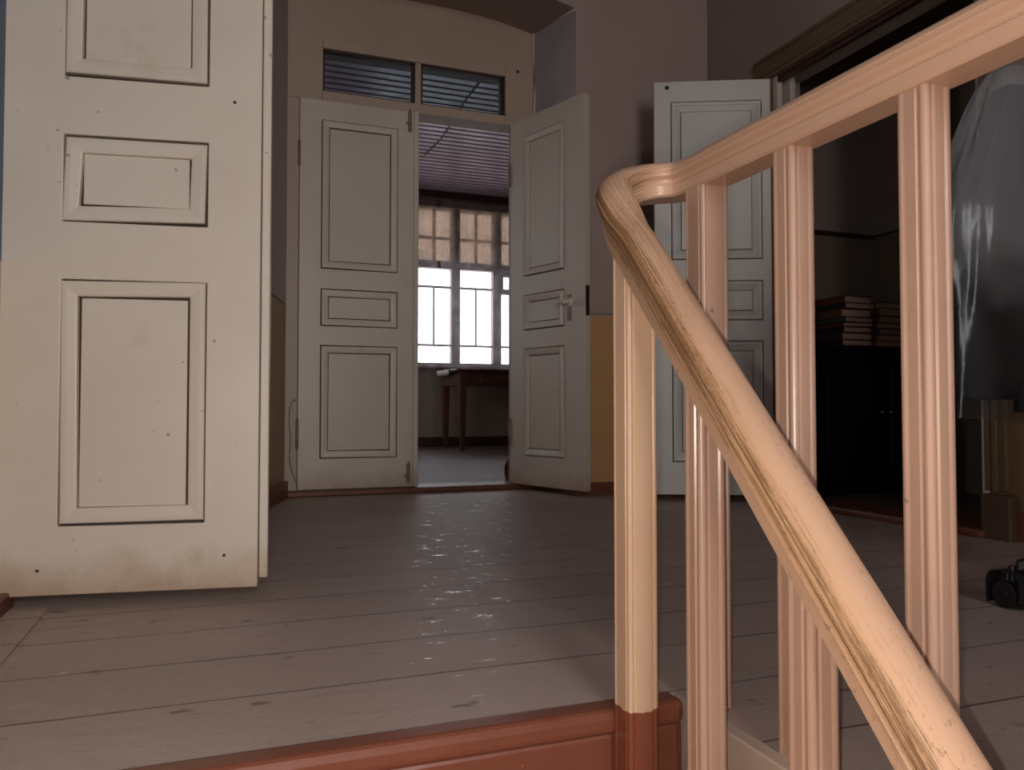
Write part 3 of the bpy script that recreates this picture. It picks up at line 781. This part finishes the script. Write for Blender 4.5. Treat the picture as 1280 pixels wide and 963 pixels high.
for i, x in enumerate((.008, .424)):
    dd = obj('door', B((x, x+.408, .0, .0195, .08, .72)), M['black_wood'], cab, bevel=.003)
    bm = bmesh.new(); rect_loops(bm, x+.05, x+.358, .13, .67, [(0, -.001), (.004, .006), (.018, .006), (.03, .001)], lambda h: -h); obj('panel_moulding', bm, M['black_wood'], dd)
    bm = bmesh.new(); kx = x+.385 if i == 0 else x+.023
    cyl(bm, (kx, 0, .42), (kx, -.014, .42), .005, n=10); ball(bm, (kx, -.02, .42), .011); obj('knob', bm, M['steel'], dd, smooth=True)
# book stacks
def book(loc, w, d, h, rz, cover, label, grp):
    b = thing('book', label, 'book', loc, rz, grp)
    c = plain('book_cover', cover, .6)
    bm = B((-w/2, w/2, -d/2, d/2, 0, .0035), (-w/2, w/2, -d/2, d/2, h-.0035, h), (-w/2, -w/2+.004, -d/2, d/2, .0035, h-.0035))
    obj('cover', bm, c, b, bevel=.001)
    obj('page_block', B((-w/2+.0045, w/2-.006, -d/2+.004, d/2-.004, .0037, h-.0037)), M['pages'], b)
    return b
cov = [('dark green', srgb(44, 52, 44)), ('brown', srgb(88, 58, 44)), ('pale green', srgb(110, 130, 118)), ('dark red', srgb(86, 40, 34)), ('grey', srgb(110, 100, 96)), ('black', srgb(28, 24, 24)),
       ('dark brown', srgb(60, 38, 30)), ('faded red', srgb(120, 70, 60))]
ordn = ['bottom', 'second from bottom', 'third from bottom', 'fourth from bottom', 'fifth from bottom', 'sixth from bottom', 'seventh from bottom', 'topmost']
z = .759; hs = [.030, .036, .030, .022, .026, .040, .030, .036]; ci = [5, 6, 5, 3, 0, 1, 5, 3]
rnd = random.Random(4)
for i, h in enumerate(hs):
    cn, cc = cov[ci[i]]
    book((3.060+rnd.uniform(-.008, .008), 3.235+rnd.uniform(-.008, .008), z), .19+rnd.uniform(-.012, .006), .205+rnd.uniform(-.015, .01), h, math.radians(rnd.uniform(-4, 4)), cc,
         'old %s book, %s of the taller stack on the black cabinet' % (cn, ordn[i]), 'books stacked on the black cabinet')
    z += h+.0008
z = .759; hs = [.030, .034, .030, .028, .036, .040, .030]; ci = [7, 1, 6, 1, 3, 1, 7]
for i, h in enumerate(hs):
    cn, cc = cov[ci[i]]
    book((3.285+rnd.uniform(-.006, .006), 3.240+rnd.uniform(-.008, .008), z), .19+rnd.uniform(-.012, .008), .20+rnd.uniform(-.015, .01), h, math.radians(rnd.uniform(-4, 4)), cc,
         'worn %s book, %s of the shorter stack on the black cabinet' % (cn, ordn[i] if i < len(hs)-1 else 'topmost'), 'books stacked on the black cabinet')
    z += h+.0008

# ------------------------------------------------------------------ office chair under a plastic sheet, at the right
CX, CY = 1.805, 1.03
ch = thing('office_chair', 'black swivel office chair under clear plastic in front of the right wall', 'chair', (CX, CY, 0), 0)
for k in range(5):
    a = math.radians(126+72*k); ca, sa = math.cos(a), math.sin(a)
    bm = bmesh.new()
    P = [(.03, .150, .024, .020), (.11, .140, .022, .018), (.20, .112, .018, .015), (.265, .092, .016, .012)]
    R = []
    for r, zc, hw, hh in P:
        R.append([bm.verts.new((r*ca-s*hw*sa, r*sa+s*hw*ca, zc+t*hh)) for s, t in ((-1, -1), (1, -1), (1, 1), (-1, 1))])
    for A, C in zip(R, R[1:]):
        for i in range(4): bm.faces.new((A[i], A[(i+1) % 4], C[(i+1) % 4], C[i]))
    bm.faces.new(R[0][::-1]); bm.faces.new(R[-1])
    lg = obj('base_leg', bm, M['black'], ch, bevel=.006, seg=3)
    bm = bmesh.new(); cx, cy = .272*ca, .272*sa
    ax = Vector((math.cos(a+.9), math.sin(a+.9), 0))
    for s in (-1, 1):
        c = Vector((cx, cy, .030))+ax*.018*s
        cyl(bm, c-ax*.010, c+ax*.010, .0295, n=24)
    cyl(bm, Vector((cx, cy, .034))-ax*.03, Vector((cx, cy, .034))+ax*.03, .008, n=10)
    cyl(bm, (cx, cy, .05), (cx, cy, .092), .008, n=10)
    hood = [Vector((cx, cy, .034))+ax*.0075*s+Vector((0, 0, 1))*0 for s in (-1, 1)]
    q = ax.cross(Vector((0, 0, 1)))
    ring = []
    for s in (-1, 1):
        ring.append([bm.verts.new(Vector((cx, cy, .036))+ax*.031*s+q*.041*math.copysign(abs(math.cos(t))**.55, math.cos(t))+Vector((0, 0, .046*math.copysign(abs(math.sin(t))**.55, math.sin(t))))) for t in [math.radians(-25+230*i/12) for i in range(13)]])
    for i in range(12): bm.faces.new((ring[0][i], ring[0][i+1], ring[1][i+1], ring[1][i]))
    obj('caster', bm, M['black'], lg, bevel=.002)
bm = bmesh.new(); cyl(bm, (0, 0, .10), (0, 0, .30), .026, n=20); cyl(bm, (0, 0, .30), (0, 0, .425), .015, n=16); obj('column', bm, M['black'], ch, smooth=False, bevel=.003)
FA = 0.0                                             # the chair's back is towards the back wall
def rot(x, y): return (x*math.cos(FA)-y*math.sin(FA), x*math.sin(FA)+y*math.cos(FA))
def rbox(x0, x1, y0, y1, z0, z1, bow=0.0, nx=10, nz=8):
    bm = B((x0, x1, y0, y1, z0, z1))
    bmesh.ops.subdivide_edges(bm, edges=bm.edges[:], cuts=6, use_grid_fill=True)
    for v in bm.verts:
        u = (v.co.x-(x0+x1)/2)/((x1-x0)/2); v.co.y += bow*u*u
        v.co.x, v.co.y = rot(v.co.x, v.co.y)
    return bm
obj('seat', rbox(-.20, .20, -.22, .17, .43, .50), M['black_fabric'], ch, bevel=.03, seg=4)
bm = rbox(-.222, .222, .25, .30, .70, 1.20, .01)
for v in bm.verts: v.co.x *= 1-.62*max(0, (v.co.z-.86)/.34)
obj('backrest', bm, M['black_fabric'], ch, bevel=.022, seg=4)
obj('lumbar_pad', rbox(-.238, .238, .245, .305, .46, .76, .01), M['black_fabric'], ch, bevel=.025, seg=4)
obj('back_bar', rbox(-.03, .03, .0, .235, .41, .429), M['black'], ch, bevel=.004)
obj('back_bar', rbox(-.03, .03, .292, .31, .43, .90), M['black'], ch, bevel=.004)
for s in (-1, 1):
    x = s*.235
    obj('armrest', rbox(x-.022, x+.022, -.14, .10, .655, .685), M['black'], ch, bevel=.012, seg=3)
    obj('armrest_post', rbox(x-.012, x+.012, -.05, .03, .455, .654), M['black'], ch, bevel=.006)

def plastic_mat():
    m, nt, bs = newmat('clear_plastic_film'); nt.nodes.remove(bs)
    p = pos(nt)
    t = N(nt, 'ShaderNodeBsdfTransparent', Color=(.80, .81, .82, 1)); g = N(nt, 'ShaderNodeBsdfGlossy', Roughness=.27, Color=(.9, .93, 1, 1)); d = N(nt, 'ShaderNodeBsdfDiffuse', Color=(.5, .5, .52, 1))
    a = nt.nodes.new('ShaderNodeMixShader'); 
    sx = nt.nodes.new('ShaderNodeSeparateXYZ'); nt.links.new(p, sx.inputs[0])
    zz = math_(nt, 'ADD', sx.outputs[2], math_(nt, 'MULTIPLY', math_(nt, 'SUBTRACT', noise(nt, p, 6, 4), .5), .25))
    fog = ramp(nt, zz, [(.70, (.015,)*3), (.82, (.22,)*3)])           # the film turns greyer and less clear towards the top
    nt.links.new(fog, a.inputs[0])
    nt.links.new(t.outputs[0], a.inputs[1]); nt.links.new(d.outputs[0], a.inputs[2])
    b = nt.nodes.new('ShaderNodeMixShader'); b.inputs[0].default_value = .022
    nt.links.new(a.outputs[0], b.inputs[1]); nt.links.new(g.outputs[0], b.inputs[2])
    bp = N(nt, 'ShaderNodeBump', Strength=.5, Distance=.02); nt.links.new(noise(nt, p, 11, 3, .5, (1, 1, .6)), bp.inputs['Height'])
    nt.links.new(bp.outputs[0], g.inputs['Normal'])
    nt.links.new(b.outputs[0], nt.nodes['Material Output'].inputs[0]); return m
bm = bmesh.new(); G = []; nu = 120
lev0 = [(.412, 1.03), (.47, 1.0), (.55, .99), (.65, .985), (.76, .98), (.84, .97), (.90, .955), (.96, .88), (1.02, .79), (1.08, .70), (1.14, .60), (1.19, .50), (1.225, .40), (1.25, .25), (1.262, .06)]
lev = []
for (za, ra), (zb, rb) in zip(lev0, lev0[1:]): lev += [(za+(zb-za)*k/3, ra+(rb-ra)*k/3) for k in range(3)]
lev.append(lev0[-1])
for z, r in lev:
    row = []
    for i in range(nu):
        a = 2*PI*i/nu
        q = r*(1+.026*math.sin(5*a+6*z)+.018*math.sin(9*a-11*z)+.010*math.sin(17*a+9*z)+.005*math.sin(29*a-17*z))
        row.append(bm.verts.new((.268*q*math.copysign(abs(math.cos(a))**.8, math.cos(a)), (.085*q+.0)*math.copysign(abs(math.sin(a))**.8, math.sin(a)), z+(.006*math.sin(4*a) if z < .42 else 0))))
    G.append(row)
for A, C in zip(G, G[1:]):
    for i in range(nu): bm.faces.new((A[i], A[(i+1) % nu], C[(i+1) % nu], C[i]))
bm.faces.new(G[-1])
pc = obj('plastic_cover', bm, plastic_mat(), None, smooth=True); pc.location = (CX-.015, CY+.285, 0)
tag(pc, 'clear wrinkled plastic sheet pulled over the office chair at the right', 'plastic cover')

# ------------------------------------------------------------------ light
wd = bpy.data.worlds.new('daylight'); S.world = wd; wd.use_nodes = True
bg = wd.node_tree.nodes['Background']; bg.inputs[0].default_value = (.93, .95, 1.0, 1); bg.inputs[1].default_value = 4.0
def area(name, loc, rot_, sx, sy, power, col=(1, 1, 1), portal=False):
    l = bpy.data.lights.new(name, 'AREA'); l.shape = 'RECTANGLE'; l.size = sx; l.size_y = sy; l.energy = power; l.color = col
    if portal: l.cycles.is_portal = True
    o = link(bpy.data.objects.new(name, l)); o.location = loc; o.rotation_euler = rot_; return o
# daylight entering by the unseen window placed behind the viewpoint, and the far window
area('unseen_window_light', ((WX0+WX1)/2, YREAR-.24, (WZ0+WZ1)/2), (math.radians(90), 0, 0), WX1-WX0, WZ1-WZ0, 84, (1, .95, .91))
area('far_window_portal', ((VX0+VX1)/2, FY1+.25, (VZ0+VZ1)/2), (math.radians(-90), 0, 0), VX1-VX0, VZ1-VZ0, 1, portal=True)
area('side_window_portal', (FX0-.2, 6.9, 1.7), (math.radians(90), 0, math.radians(-90)), 2.0, 1.6, 1, portal=True)
# camera
F, H = 980.0, .44
cam = bpy.data.cameras.new('camera'); cam.sensor_fit = 'HORIZONTAL'; cam.sensor_width = 36; cam.lens = F/1280*36; cam.clip_start = .02
co = link(bpy.data.objects.new('camera', cam)); co.location = (0, 0, H)
co.rotation_euler = (math.radians(90+1.7), 0, math.radians(-20.4)); S.camera = co
# the flash beside the lens of the hand-held camera
fl = bpy.data.lights.new('camera_flash', 'POINT'); fl.energy = 24; fl.color = (1, .92, .85); fl.shadow_soft_size = .004
fo = link(bpy.data.objects.new('camera_flash', fl))
r_ = co.rotation_euler.to_matrix()
fo.location = Vector(co.location)+r_ @ Vector((-.012, -.030, 0.0))

S.view_settings.view_transform = 'Standard'; S.view_settings.look = 'None'
S.view_settings.exposure = 0.0; S.view_settings.gamma = 1.0; S.view_settings.use_curve_mapping = False
S.cycles.use_denoising = True; S.cycles.max_bounces = 10; S.cycles.diffuse_bounces = 6; S.cycles.transparent_max_bounces = 24
S.cycles.caustics_reflective = False; S.cycles.caustics_refractive = False; S.cycles.sample_clamp_indirect = 6
